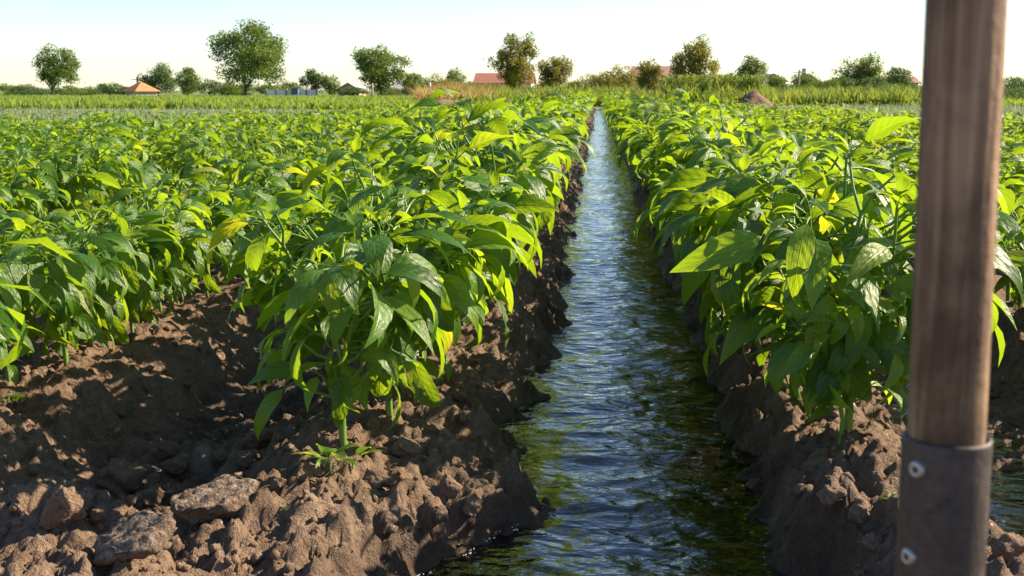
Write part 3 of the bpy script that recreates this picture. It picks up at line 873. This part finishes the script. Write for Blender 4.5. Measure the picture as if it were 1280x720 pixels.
sv, sf = lathe([(SR - .0022, z_sock - 0.05), (SR - .0022, z_sock - 0.0008), (SR - .0012, z_sock), (SR - .0003, z_sock - .0006), (SR, z_sock - 0.002), (SR, z_sock - .06), (SR * 1.02, z_sock - .13), (SR * 1.0, z_sock - .24), (SR * .8, z_sock - .3), (SR * .5, 0.10), (0.0001, 0.09)])
sv[:, 0] += 0.0006 * np.sin(sv[:, 2] * 40)
obj("socket", mesh_np("shovel_socket", sv, sf, M_STEEL, True), sh)
for (px, py) in ((1143, 577), (1138, 686)):
    p = inv @ at(px, py, Ys)
    d = inv.to_3x3() @ (CAMP - at(px, py, Ys)); 
    # direction out of the socket's side at that pixel
    c0 = inv @ at(1178, py, Ys); off = p.x - 0; lat = Vector((d.y, -d.x, 0)).normalized()
    toc = Vector((d.x, d.y, 0)).normalized()
    s = max(-0.97, min(0.97, (p - c0).dot(lat) / SR)); nrm = (lat * s + toc * math.sqrt(1 - s * s)).normalized()
    base = nrm * (SR - 0.0005) + Vector((0, 0, p.z))
    rq = nrm.to_track_quat('Z', 'Y')
    rv, rf = lathe([(0.0042, -0.001), (0.0044, 0.0008), (0.0036, 0.0022), (0.0022, 0.0026), (0.0017, 0.0018), (0.0001, 0.0018)], 20)
    o = obj("screw", mesh_np("socket_screw", rv, rf, [M_RIVET], True), sh); o.location = base; o.rotation_mode = 'QUATERNION'; o.rotation_quaternion = rq
    rv, rf = lathe([(0.0019, 0.0020), (0.0013, 0.0021), (0.0001, 0.0021)], 12)
    o2 = obj("recess", mesh_np("screw_recess", rv, rf, [M_RIVETD], True), o)
# blade, pushed into the bank below the frame
bv = []; bf = []
NB = 12
for i in range(NB + 1):
    t = i / NB; z = 0.12 - 0.30 * t
    w = 0.10 * (1 - max(0, (t - 0.55) / 0.45) ** 2.2) + 0.002
    for j in range(9):
        s = j / 4 - 1
        bv.append((s * w, 0.02 * (1 - s * s) - 0.012, z))
for i in range(NB):
    for j in range(8):
        a = i * 9 + j; bf.append((a, a + 1, a + 10, a + 9))
nb = len(bv); bv = bv + [(x, y - 0.0025, z) for x, y, z in bv]
bf = bf + [tuple(nb + q_ for q_ in reversed(f_)) for f_ in bf]
obj("blade", mesh_np("shovel_blade", np.array(bv), np.array(bf), M_STEEL, True), sh)

# ------------------------------------------------------------------ trees and bushes
def tree(px, top, left, right, Y, lab, mat=0, n=6500, trunk_h=0.25, airy=0.5, base_py=None, group="trees along the horizon", name="tree", lsz=0.13, leanx=0.0, cat="tree"):
    n = int(n * 1.8); trunk_h *= 0.45
    b = at(px, 120, Y); zb = -0.06; base = Vector((b.x, Y, zb))
    H_ = at(px, top, Y).z - zb
    x0 = at(left, top, Y).x - base.x; x1 = at(right, top, Y).x - base.x
    cxm, rx_ = (x0 + x1) / 2, (x1 - x0) / 2
    root = tag(empty(name, base), lab, cat, group)
    r = np.random.default_rng(int(px * 13 + top))
    zc0 = H_ * trunk_h; cz = (zc0 + H_) / 2; rz = (H_ - zc0) / 2
    # limbs
    mb = MB(); tips = []
    nl = 7 if trunk_h > 0.12 else 5
    tr = 0.022 * H_ + 0.03
    fork = np.array([leanx * 0.3, 0, max(zc0 * 0.9, H_ * 0.12)])
    mb.tube([(0, 0, -0.15), (leanx * 0.1 + r.normal(0, .03), r.normal(0, .03), fork[2] * 0.5), fork], [tr * 1.25, tr, tr * 0.85], 7)
    for k in range(nl):
        a = k * 2.4 + r.uniform(-.4, .4); el = r.uniform(0.35, 1.0)
        tip = np.array([cxm + rx_ * 0.72 * math.cos(a) * (1.15 - el * .7), rx_ * 0.72 * math.sin(a) * (1.15 - el * .7), zc0 + (H_ - zc0) * (0.25 + 0.62 * el)])
        mid = fork + (tip - fork) * 0.5 + np.array([r.normal(0, .06), r.normal(0, .06), 0.06]) * H_
        mb.tube([fork, mid, tip], [tr * 0.6, tr * 0.36, tr * 0.08], 5, False)
        for q_ in range(3):
            s_ = mid + (tip - mid) * r.uniform(0, .7); e_ = s_ + np.array([r.normal(0, .13) * rx_ * 2, r.normal(0, .13) * rx_ * 2, r.uniform(.02, .2) * H_])
            mb.tube([s_, e_], [tr * 0.22, tr * 0.05], 4, False)
    obj("trunk", mb.mesh("trunk", M_BARK, True), root)
    # foliage clumps through the crown's volume
    nc = int(46 + 26 * airy)
    cc = []
    while len(cc) < nc:
        u = r.normal(size=3); u /= np.linalg.norm(u); rad = r.random() ** 0.42
        p = u * rad
        prof = 1.0 if p[2] > -0.3 else 0.9
        cc.append((cxm + rx_ * 0.86 * p[0] * prof * (1 + r.normal(0, .06)), rx_ * 0.86 * p[1], cz + rz * 0.88 * p[2] * (1 + r.normal(0, .05)), r.uniform(0.2, 0.40) - 0.06 * airy))
    cc = np.array(cc)
    w_ = cc[:, 3] ** 2.2; pick = r.choice(nc, size=n, p=w_ / w_.sum())
    u = r.normal(size=(n, 3)); u /= np.linalg.norm(u, axis=1)[:, None]
    rad = (r.random(n) ** 0.5)[:, None] * cc[pick, 3][:, None]
    stray = (r.random(n) < 0.06)[:, None] * r.uniform(0, .16, (n, 1))
    P = cc[pick, :3] + u * (rad + stray) * np.array([rx_, rx_, min(rz, rx_ * 1.2)]) * 1.0
    P[:, 2] = np.maximum(P[:, 2], 0.05)
    sz = lsz * r.uniform(0.6, 1.4, n) * (H_ / 9) ** 0.4
    d1 = r.normal(size=(n, 3)); d1 /= np.linalg.norm(d1, axis=1)[:, None]
    d2 = np.cross(d1, r.normal(size=(n, 3))); d2 /= np.linalg.norm(d2, axis=1)[:, None]
    a_ = d1 * sz[:, None]; b_ = d2 * sz[:, None] * 0.55
    Vv = np.stack([P - a_, P + b_, P + a_, P - b_], 1).reshape(-1, 3)
    att = np.repeat((r.random(nc)[pick] * 0.45 + r.random(n) * 0.55), 4)
    cr = obj("crown", mesh_np("crown", Vv, np.arange(n * 4).reshape(n, 4), M_CROWN[mat], False, None, None, {"leaf_random": att}), root)
    return root
def bush(px, top, left, right, Y, lab, mat=1, n=2200, **kw):
    w = (right - left) * 0.16
    return tree(px, top, left - w, right + w, Y, lab, mat, int(n * 1.3), trunk_h=0.0, name="bush", cat="bush", group="bushes along the horizon", **kw)

tree(66, 55, 40, 101, 150, "airy rounded tree standing alone at the far left", 0, 5200, .26, .9)
tree(307, 31, 257, 368, 140, "tallest tree with a broad olive-green crown, left of centre", 0, 11000, .20, .7)
tree(477, 52, 432, 514, 150, "spreading tree with a forked trunk beside the grey-roofed house", 0, 7500, .24, .8)
tree(648, 41, 615, 681, 150, "tall tree in front of the red-roofed house", 2, 6500, .22, .9)
tree(694, 67, 669, 719, 155, "shorter round tree touching the right of the tall one by the red roof", 2, 4200, .10, .5)
tree(872, 47, 838, 906, 150, "large round tree beside the long brown roof", 2, 6800, .08, .5)
tree(813, 72, 794, 832, 152, "dark conical tree in front of the long brown roof", 2, 3000, .06, .4)
tree(938, 72, 917, 964, 150, "rounded yellow-green tree right of the soil heap", 0, 3800, .08, .5)
tree(1078, 65, 1044, 1108, 160, "tall grey-green tree rising above the bushes on the right", 0, 5200, .15, .8)
tree(1122, 80, 1100, 1146, 165, "dark tree right of the tall grey-green one", 1, 3000, .1, .5)
tree(198, 81, 172, 226, 165, "dense dark green tree just right of the hut", 1, 5000, .05, .4)
tree(234, 84, 217, 254, 162, "lighter green tree touching the dense dark one near the hut", 0, 3600, .08, .5)
tree(391, 86, 374, 408, 165, "dark small tree above the white garden wall", 1, 2800, .10, .6)
tree(412, 92, 400, 425, 164, "round light-green tree right of the dark one at the garden wall", 0, 2200, .08, .5)
tree(571, 84, 556, 589, 165, "small bushy tree left of the red-roofed house", 0, 2500, .08, .5)
tree(1012, 88, 985, 1030, 168, "low rounded tree behind the small houses on the right", 0, 2600, .08, .5)
tree(1052, 92, 1030, 1075, 150, "broad dark tree at the foot of the tall grey-green one", 1, 2600, .06, .5)
tree(1268, 92, 1240, 1300, 150, "dark tree at the right edge behind the shovel handle", 1, 2600, .08, .5)
tree(1200, 88, 1165, 1235, 170, "tree largely hidden behind the shovel handle", 0, 2600, .08, .5)
fill = [(50, 107, 60, "hedge bush behind the lone airy tree's trunk", 1), (104, 110, 30, "tiny bush by the half-hidden brown roof", 1), (160, 108, 26, "low bush showing behind the hut roof", 1),
        (300, 104, 40, "shrub growing round the tallest tree's trunk", 1), (350, 106, 30, "low shrub behind the white garden wall's left end", 0), (445, 108, 30, "low shrub between the pale-roofed house and the spreading tree", 1),
        (488, 108, 34, "shrub beneath the spreading tree's right side", 0), (560, 98, 36, "round shrub behind the dry grass", 2), (590, 101, 26, "shrub at the red-roofed house's left corner", 0),
        (640, 105, 44, "shrub at the foot of the tall tree by the red roof", 2), (675, 104, 34, "shrub between the tall tree and the short round tree", 2), (712, 100, 34, "low shrub left of the horizon's middle gap", 2),
        (765, 98, 40, "low dense shrub below the rounded bush in the middle", 2), (850, 100, 40, "shrub between the dark conical tree and the large round one", 2), (895, 101, 34, "shrub at the large round tree's right foot", 0),
        (945, 101, 40, "shrub below the yellow-green tree", 0), (988, 103, 34, "dark shrub in front of the small grey house", 1), (1020, 104, 40, "green shrub in front of the small brown-roofed house", 0),
        (1066, 100, 50, "wide shrub below the tall grey-green tree", 1), (1135, 103, 40, "shrub in front of the low house by the shovel", 1)]
for (px, t, w, lab, m) in fill: bush(px, t, px - w / 2, px + w / 2, 156 + (px % 7), lab, m, 1700, lsz=0.14)
for (a, t, l, r_, Y, lab, m, n) in [
    (8, 103, -8, 24, 165, "low bush at the left edge of the horizon", 0, 1600),
    (30, 104, 15, 48, 160, "green bush just left of the lone airy tree", 1, 1700),
    (88, 106, 72, 106, 158, "pale bush at the foot of the lone airy tree", 0, 1400),
    (116, 107, 102, 130, 175, "low bush left of the dark round one by the hut", 0, 1200),
    (137, 101, 124, 151, 170, "dark round bush left of the hut", 1, 1700),
    (262, 98, 248, 280, 168, "bush left of the tallest tree's trunk", 1, 1700),
    (285, 101, 270, 300, 150, "pale bush in front of the tallest tree", 0, 1500),
    (333, 103, 318, 350, 162, "bush right of the tallest tree's trunk", 0, 1500),
    (362, 100, 348, 376, 168, "dark bush left of the white garden wall trees", 1, 1500),
    (515, 90, 500, 532, 150, "olive bush leaning on the grey-roofed house", 0, 2000),
    (541, 92, 528, 558, 160, "dark olive bush behind the white post", 2, 1700),
    (612, 104, 598, 630, 130, "yellowish bush at the foot of the tall tree", 2, 1500),
    (728, 92, 714, 748, 160, "low bush right of the short round tree", 2, 1600),
    (752, 90, 738, 770, 158, "bush in the middle gap of the horizon", 2, 1600),
    (776, 80, 758, 798, 160, "rounded bush left of the long brown roof", 2, 2400),
    (912, 88, 904, 922, 170, "slim bush between the two round trees on the right", 2, 1200),
    (970, 90, 958, 984, 165, "bush behind the small grey house", 0, 1500),
    (1030, 97, 1014, 1048, 140, "yellow-green bush right of the small houses", 0, 1700),
    (1100, 92, 1080, 1120, 150, "bush under the tall grey-green tree", 1, 1800),
    (1048, 110, 1030, 1068, 84, "first low green bush beside the silvery field", 1, 1700),
    (1072, 106, 1054, 1092, 82, "second low green bush beside the silvery field", 0, 1900),
    (1098, 103, 1078, 1118, 83, "tallest of the low bushes beside the silvery field", 1, 2200),
    (1122, 108, 1104, 1142, 82, "bush next to the tallest low one beside the silvery field", 0, 1900),
    (1146, 108, 1128, 1164, 84, "low bush just left of the shovel handle", 1, 1700),
    (1260, 106, 1238, 1290, 84, "low bush right of the shovel handle", 1, 1700)]:
    bush(a, t, l, r_, Y, lab, m, n, lsz=0.14 if Y > 100 else 0.085)

# ------------------------------------------------------------------ houses
def house(l, r_, eave, ridge, Y, lab, wall, roof, depth=6.0, gable=False, windows=(), door=None, chimney=None, rz=0.0, name="house", hip=False):
    a, b = at(l, eave, Y), at(r_, eave, Y)
    w = b.x - a.x; ze = a.z + 0.06; zr = at(l, ridge, Y).z + 0.06
    root = tag(empty(name, ((a.x + b.x) / 2, Y, -0.06), rz), lab, "house", "houses along the horizon")
    h = w / 2
    mb = MB()
    mb.box((-h, 0, -0.2), (h, depth, ze))
    if hip: pass
    elif gable:      # the ridge runs away from us
        mb.add([(-h, 0.002, ze), (h, 0.002, ze), (0, 0.002, zr - .05), (-h, depth - .002, ze), (h, depth - .002, ze), (0, depth - .002, zr - .05)], f3=[(0, 1, 2), (4, 3, 5)])
    else:
        d2 = depth / 2
        mb.add([(-h + .002, 0, ze), (-h + .002, depth, ze), (-h + .002, d2, zr - .05), (h - .002, 0, ze), (h - .002, depth, ze), (h - .002, d2, zr - .05)], f3=[(1, 0, 2), (3, 4, 5)])
    obj("wall", mb.mesh("house_wall", wall), root)
    mb = MB(); t = 0.14; ov = 0.35
    def slope(p0, p1, p2, p3):
        v = [p0, p1, p2, p3] + [(p[0], p[1], p[2] + t) for p in (p0, p1, p2, p3)]
        mb.add(v, f4=[(0, 3, 2, 1), (4, 5, 6, 7), (0, 1, 5, 4), (1, 2, 6, 5), (2, 3, 7, 6), (3, 0, 4, 7)])
    if hip:
        e = ze - 0.12; o_ = h + ov; r0 = h * 0.12; d2 = depth / 2
        v = [(-o_, -ov, e), (o_, -ov, e), (o_, depth + ov, e), (-o_, depth + ov, e), (-r0, d2, zr), (r0, d2, zr)]
        mb.add(v, f4=[(0, 1, 5, 4), (2, 3, 4, 5), (0, 3, 2, 1)], f3=[(1, 2, 5), (3, 0, 4)])
    elif gable:
        k = (zr - ze) / h * ov
        slope((-h - ov, -ov, ze - k), (0, -ov, zr), (0, depth + ov, zr), (-h - ov, depth + ov, ze - k))
        slope((0.004, -ov, zr), (h + ov, -ov, ze - k), (h + ov, depth + ov, ze - k), (0.004, depth + ov, zr))
    else:
        d2 = depth / 2; k = (zr - ze) / d2 * ov
        slope((-h - ov, -ov, ze - k), (h + ov, -ov, ze - k), (h + ov, d2, zr), (-h - ov, d2, zr))
        slope((-h - ov, d2 + .004, zr), (h + ov, d2 + .004, zr), (h + ov, depth + ov, ze - k), (-h - ov, depth + ov, ze - k))
    rf = obj("roof", mb.mesh("house_roof", roof), root)
    if chimney is not None:
        m2 = MB(); m2.box((chimney * h - .25, depth * .45, zr - 0.5), (chimney * h + .25, depth * .45 + .5, zr + 0.9)); obj("chimney", m2.mesh("chimney", M_WALLP), rf)
    for fx in windows:
        m2 = MB(); x = fx * h; m2.box((x - .55, -0.05, ze * .42), (x + .55, 0.0 - .003, ze * .85)); wd = obj("window", m2.mesh("window_frame", M_POSTW), root)
        m2 = MB(); m2.box((x - .45, -0.07, ze * .42 + .1), (x - .03, -0.053, ze * .85 - .1)); obj("pane", m2.mesh("window_pane", M_GLASS), wd)
        m2 = MB(); m2.box((x + .03, -0.07, ze * .42 + .1), (x + .45, -0.053, ze * .85 - .1)); obj("pane", m2.mesh("window_pane", M_GLASS), wd)
    if door is not None:
        m2 = MB(); x = door * h; m2.box((x - .5, -0.06, 0.05), (x + .5, -0.004, min(ze * .9, 2.1))); obj("door", m2.mesh("door", M_DOOR), root)
    return root
house(151, 174, 113, 102, 150, "small hut with an orange hipped tile roof and grey wall at the left", M_WALLG, M_ROOFO, 3.2, False, windows=(0.35,), rz=-0.6, name="hut", hip=True)
house(88, 104, 117, 110, 165, "house of which only a brown roof shows by the lone airy tree", M_WALLG, M_ROOFB, 5, True, rz=0.4)
house(422, 449, 112, 104, 165, "little house with a pale pointed roof right of the garden trees", M_WALLP, M_ROOFL, 5, True, windows=(-.4, .4))
house(492, 532, 113, 103, 170, "low grey-roofed house behind the spreading tree", M_WALLG, M_ROOFG, 7, False, windows=(-.5, .3))
house(594, 664, 104, 92, 175, "white house with a red roof behind the tall tree", M_WALLW, M_ROOFR, 8, False, windows=(-.75, -.35, .4), chimney=0.5)
house(793, 856, 100, 83, 180, "long house with a brown roof between two trees right of centre", M_WALLP, M_ROOFB, 9, False, windows=(-.8,), chimney=-0.4)
house(952, 982, 101, 93, 172, "small grey house right of the yellow-green tree", M_WALLW, M_ROOFG, 6, True, windows=(-.35, .35))
house(1000, 1022, 101, 93, 175, "small brown-roofed house with a chimney on the right", M_WALLP, M_ROOFB, 6, True, chimney=-0.2)
house(1114, 1148, 104, 97, 172, "low house with a brown roof left of the shovel handle", M_WALLW, M_ROOFB, 6, False, windows=(-.5, .4))
# garden wall of panels, posts, shed, pole
a, b = at(332, 113, 150), at(396, 113, 150)
gw = tag(empty("garden_wall", (a.x, 150, -0.06)), "low white garden wall below the small dark trees", "wall")
npan = 5; w = (b.x - a.x) / npan
for k in range(npan):
    m2 = MB(); m2.box((k * w + .03, 0, 0), ((k + 1) * w - .03, 0.18, 0.95)); obj("panel", m2.mesh("wall_panel", M_WALLW), gw)
for k in range(npan + 1):
    m2 = MB(); m2.box((k * w - .12, -.04, 0), (k * w + .12, 0.24, 1.08)); obj("pier", m2.mesh("wall_pier", M_WALLG), gw)
a = at(368, 113, 149)
m2 = MB(); m2.box((-.42, 0, 0), (.42, .8, 1.0)); m2.box((-.48, -.08, 1.0), (.48, .88, 1.1))
tag(obj("water_tank", m2.mesh("water_tank", M_DOOR), None, (a.x, 149, -.06)), "blue box-shaped tank in front of the white garden wall", "tank")
def post(px, top, Y, lab, mat, r=.09, arm=False, name="post", cat="post"):
    p = at(px, top, Y); mb = MB()
    mb.tube([(0, 0, -.2), (0.02, 0, (p.z) * .5), (0.03, 0, p.z + .06)], [r * 1.1, r, r * .9], 8)
    if arm: mb.box((-.8, -.04, p.z - .35), (.86, .04, p.z - .25))
    return tag(obj(name, mb.mesh(name, mat, True), None, (p.x, Y, -.06)), lab, cat)
post(537, 103, 110, "pale limed fence post standing by the dry grass", M_POSTW, .11)
post(465, 104, 125, "short grey post left of the spreading tree's trunk", M_WOODG, .11)
post(1013, 108, 100, "thin grey post at the edge of the silvery field", M_WOODG, .07)
post(999, 87, 165, "slim utility pole between the small houses on the right", M_WOODG, .14, True, "utility_pole", "pole")
post(171, 96, 165, "slim utility pole behind the hut", M_WOODG, .12, True, "utility_pole", "pole")
# soil heap and dark ploughed strip
def heap(l, r_, top, Y, lab, mat, name, cat, dep=2.5):
    a, b, t = at(l, 120, Y), at(r_, 120, Y), at(l, top, Y)
    v, f = I4; v = v.copy(); rr = np.sqrt(v[:, 0] ** 2 + v[:, 1] ** 2)
    v[:, 2] = np.where(v[:, 2] > 0, (1 - rr) ** 0.8, -0.1) + 0.10 * fbm(v[:, 0] * 4, v[:, 1] * 4, 4, 77) * (v[:, 2] > 0)
    v = v * np.array([(b.x - a.x) / 2, dep, (t.z + .06)])
    return tag(obj(name, mesh_np(name, v, f, mat, True), None, ((a.x + b.x) / 2, Y, -.06)), lab, cat)
heap(914, 970, 112, 66, "reddish heap of bare soil at the far edge of the crop", simple_mat("heap_soil", (0.10, 0.05, 0.032), (0.20, 0.11, 0.075), 3, .95, .8, .1), "soil_heap", "soil heap")
heap(500, 612, 124, 68, "long low dark bank of earth below the dry grass", M_CLOD, "earth_bank", "earth bank", 1.6)

# ------------------------------------------------------------------ meadow, silver crop, weeds, maize
def blades(name, X, Y, hgt, wid, lean, mat, lab, drift=0.12):
    n = len(X)
    a = rng.random(n) * 6.283
    h = hgt * rng.uniform(.45, 1.15, n) * (0.75 + drift * vn(X * .45, Y * .3, 150) + drift * .6 * vn(X * 1.7, Y * .9, 151)); w = wid * rng.uniform(.6, 1.4, n)
    la = rng.random(n) * 6.283; ll = lean * h * rng.random(n)
    z = np.full(n, -0.08)
    p0 = np.stack([X - np.cos(a) * w, Y - np.sin(a) * w, z], 1); p1 = np.stack([X + np.cos(a) * w, Y + np.sin(a) * w, z], 1)
    m0 = np.stack([X - np.cos(a) * w * .8 + np.cos(la) * ll * .35, Y - np.sin(a) * w * .8 + np.sin(la) * ll * .35, z + h * .6], 1)
    m1 = np.stack([X + np.cos(a) * w * .8 + np.cos(la) * ll * .35, Y + np.sin(a) * w * .8 + np.sin(la) * ll * .35, z + h * .6], 1)
    t = np.stack([X + np.cos(la) * ll, Y + np.sin(la) * ll, z + h], 1)
    V = np.stack([p0, p1, m1, m0, t], 1).reshape(-1, 3)
    b = np.arange(n) * 5
    me = mesh_np(name, V, [np.stack([b + 3, b + 2, b + 4], 1), np.stack([b, b + 1, b + 2, b + 3], 1)], mat, False, None, None, {"leaf_random": np.repeat(rng.random(n), 5)})
    return tag(obj(name, me), lab, name.replace("_", " "), None, "stuff")
def scatter(n, pl, pr_, y0, y1, clump=0.0, pw=1.0):
    Y = y0 + (y1 - y0) * rng.random(n) ** pw
    px = rng.uniform(pl, pr_, n)
    s = math.tan(YAW)
    X = CAMP.x + Y * (px - 748) / FPX * 1.01
    if clump:
        k = vn(X * .5, Y * .2, 140) > -clump
        X, Y = X[k], Y[k]
    return X, Y
blades("meadow_grass", *scatter(44000, -420, 545, 56, 150, 0, 1.5), .55, .045, .5, M_GRASS, "strip of bright green grass across the left background")
blades("silver_crop", *scatter(19000, 900, 1600, 22, 66, 0, 1.1), .36, .016, .5, M_SILVER, "pale silvery-green low crop in the right background")
blades("silver_crop", *scatter(10000, -420, 400, 20, 55, 0, 1.1), .26, .016, .5, M_SILVER, "thin strip of pale silvery crop behind the left pepper rows")
blades("tall_weeds", *scatter(26000, 590, 1180, 66, 110, .35, 1.3), 1.25, .045, 1.0, M_WEED, "tangle of yellowish tall weeds across the middle background", .3)
blades("dry_grass", *scatter(5000, 528, 622, 70, 84, .5), 1.35, .035, 1.2, M_STRAW, "patch of straw-coloured dry grass left of the red-roofed house", .3)
blades("meadow_grass", *scatter(24000, 1020, 1700, 68, 150, 0, 1.5), .6, .05, .5, M_GRASS, "strip of green grass across the right background")
def maize(n):
    mb = MB(); A = []
    X, Y = scatter(n, 828, 945, 72, 80)
    for x, y in zip(X, Y):
        h = rng.uniform(1.25, 1.75); mb.tube([(x, y, -.1), (x, y, h)], [.02, .01], 3, False)
        A += [rng.random()] * 6
        for k in range(7):
            z = h * (0.25 + .11 * k); a = rng.random() * 6.28; c, s = math.cos(a), math.sin(a); l = rng.uniform(.35, .55); w = .035
            mb.add([(x - s * w, y + c * w, z), (x + s * w, y - c * w, z), (x + c * l * .5 + s * w, y + s * l * .5 - c * w, z + .22), (x + c * l * .5 - s * w, y + s * l * .5 + c * w, z + .22), (x + c * l, y + s * l, z + .05)], f4=[(0, 1, 2, 3)], f3=[(3, 2, 4)])
            A += [rng.random()] * 5
    me = mb.mesh("maize", M_WEED, False, attrs={"leaf_random": np.array(A)})
    tag(obj("maize_patch", me), "patch of tall yellowing maize right of centre in the background", "maize", None, "stuff")
maize(900)

scene.cycles.samples = 128
scene.cycles.volume_bounces = 0
scene.cycles.max_bounces = 8
scene.cycles.transparent_max_bounces = 12
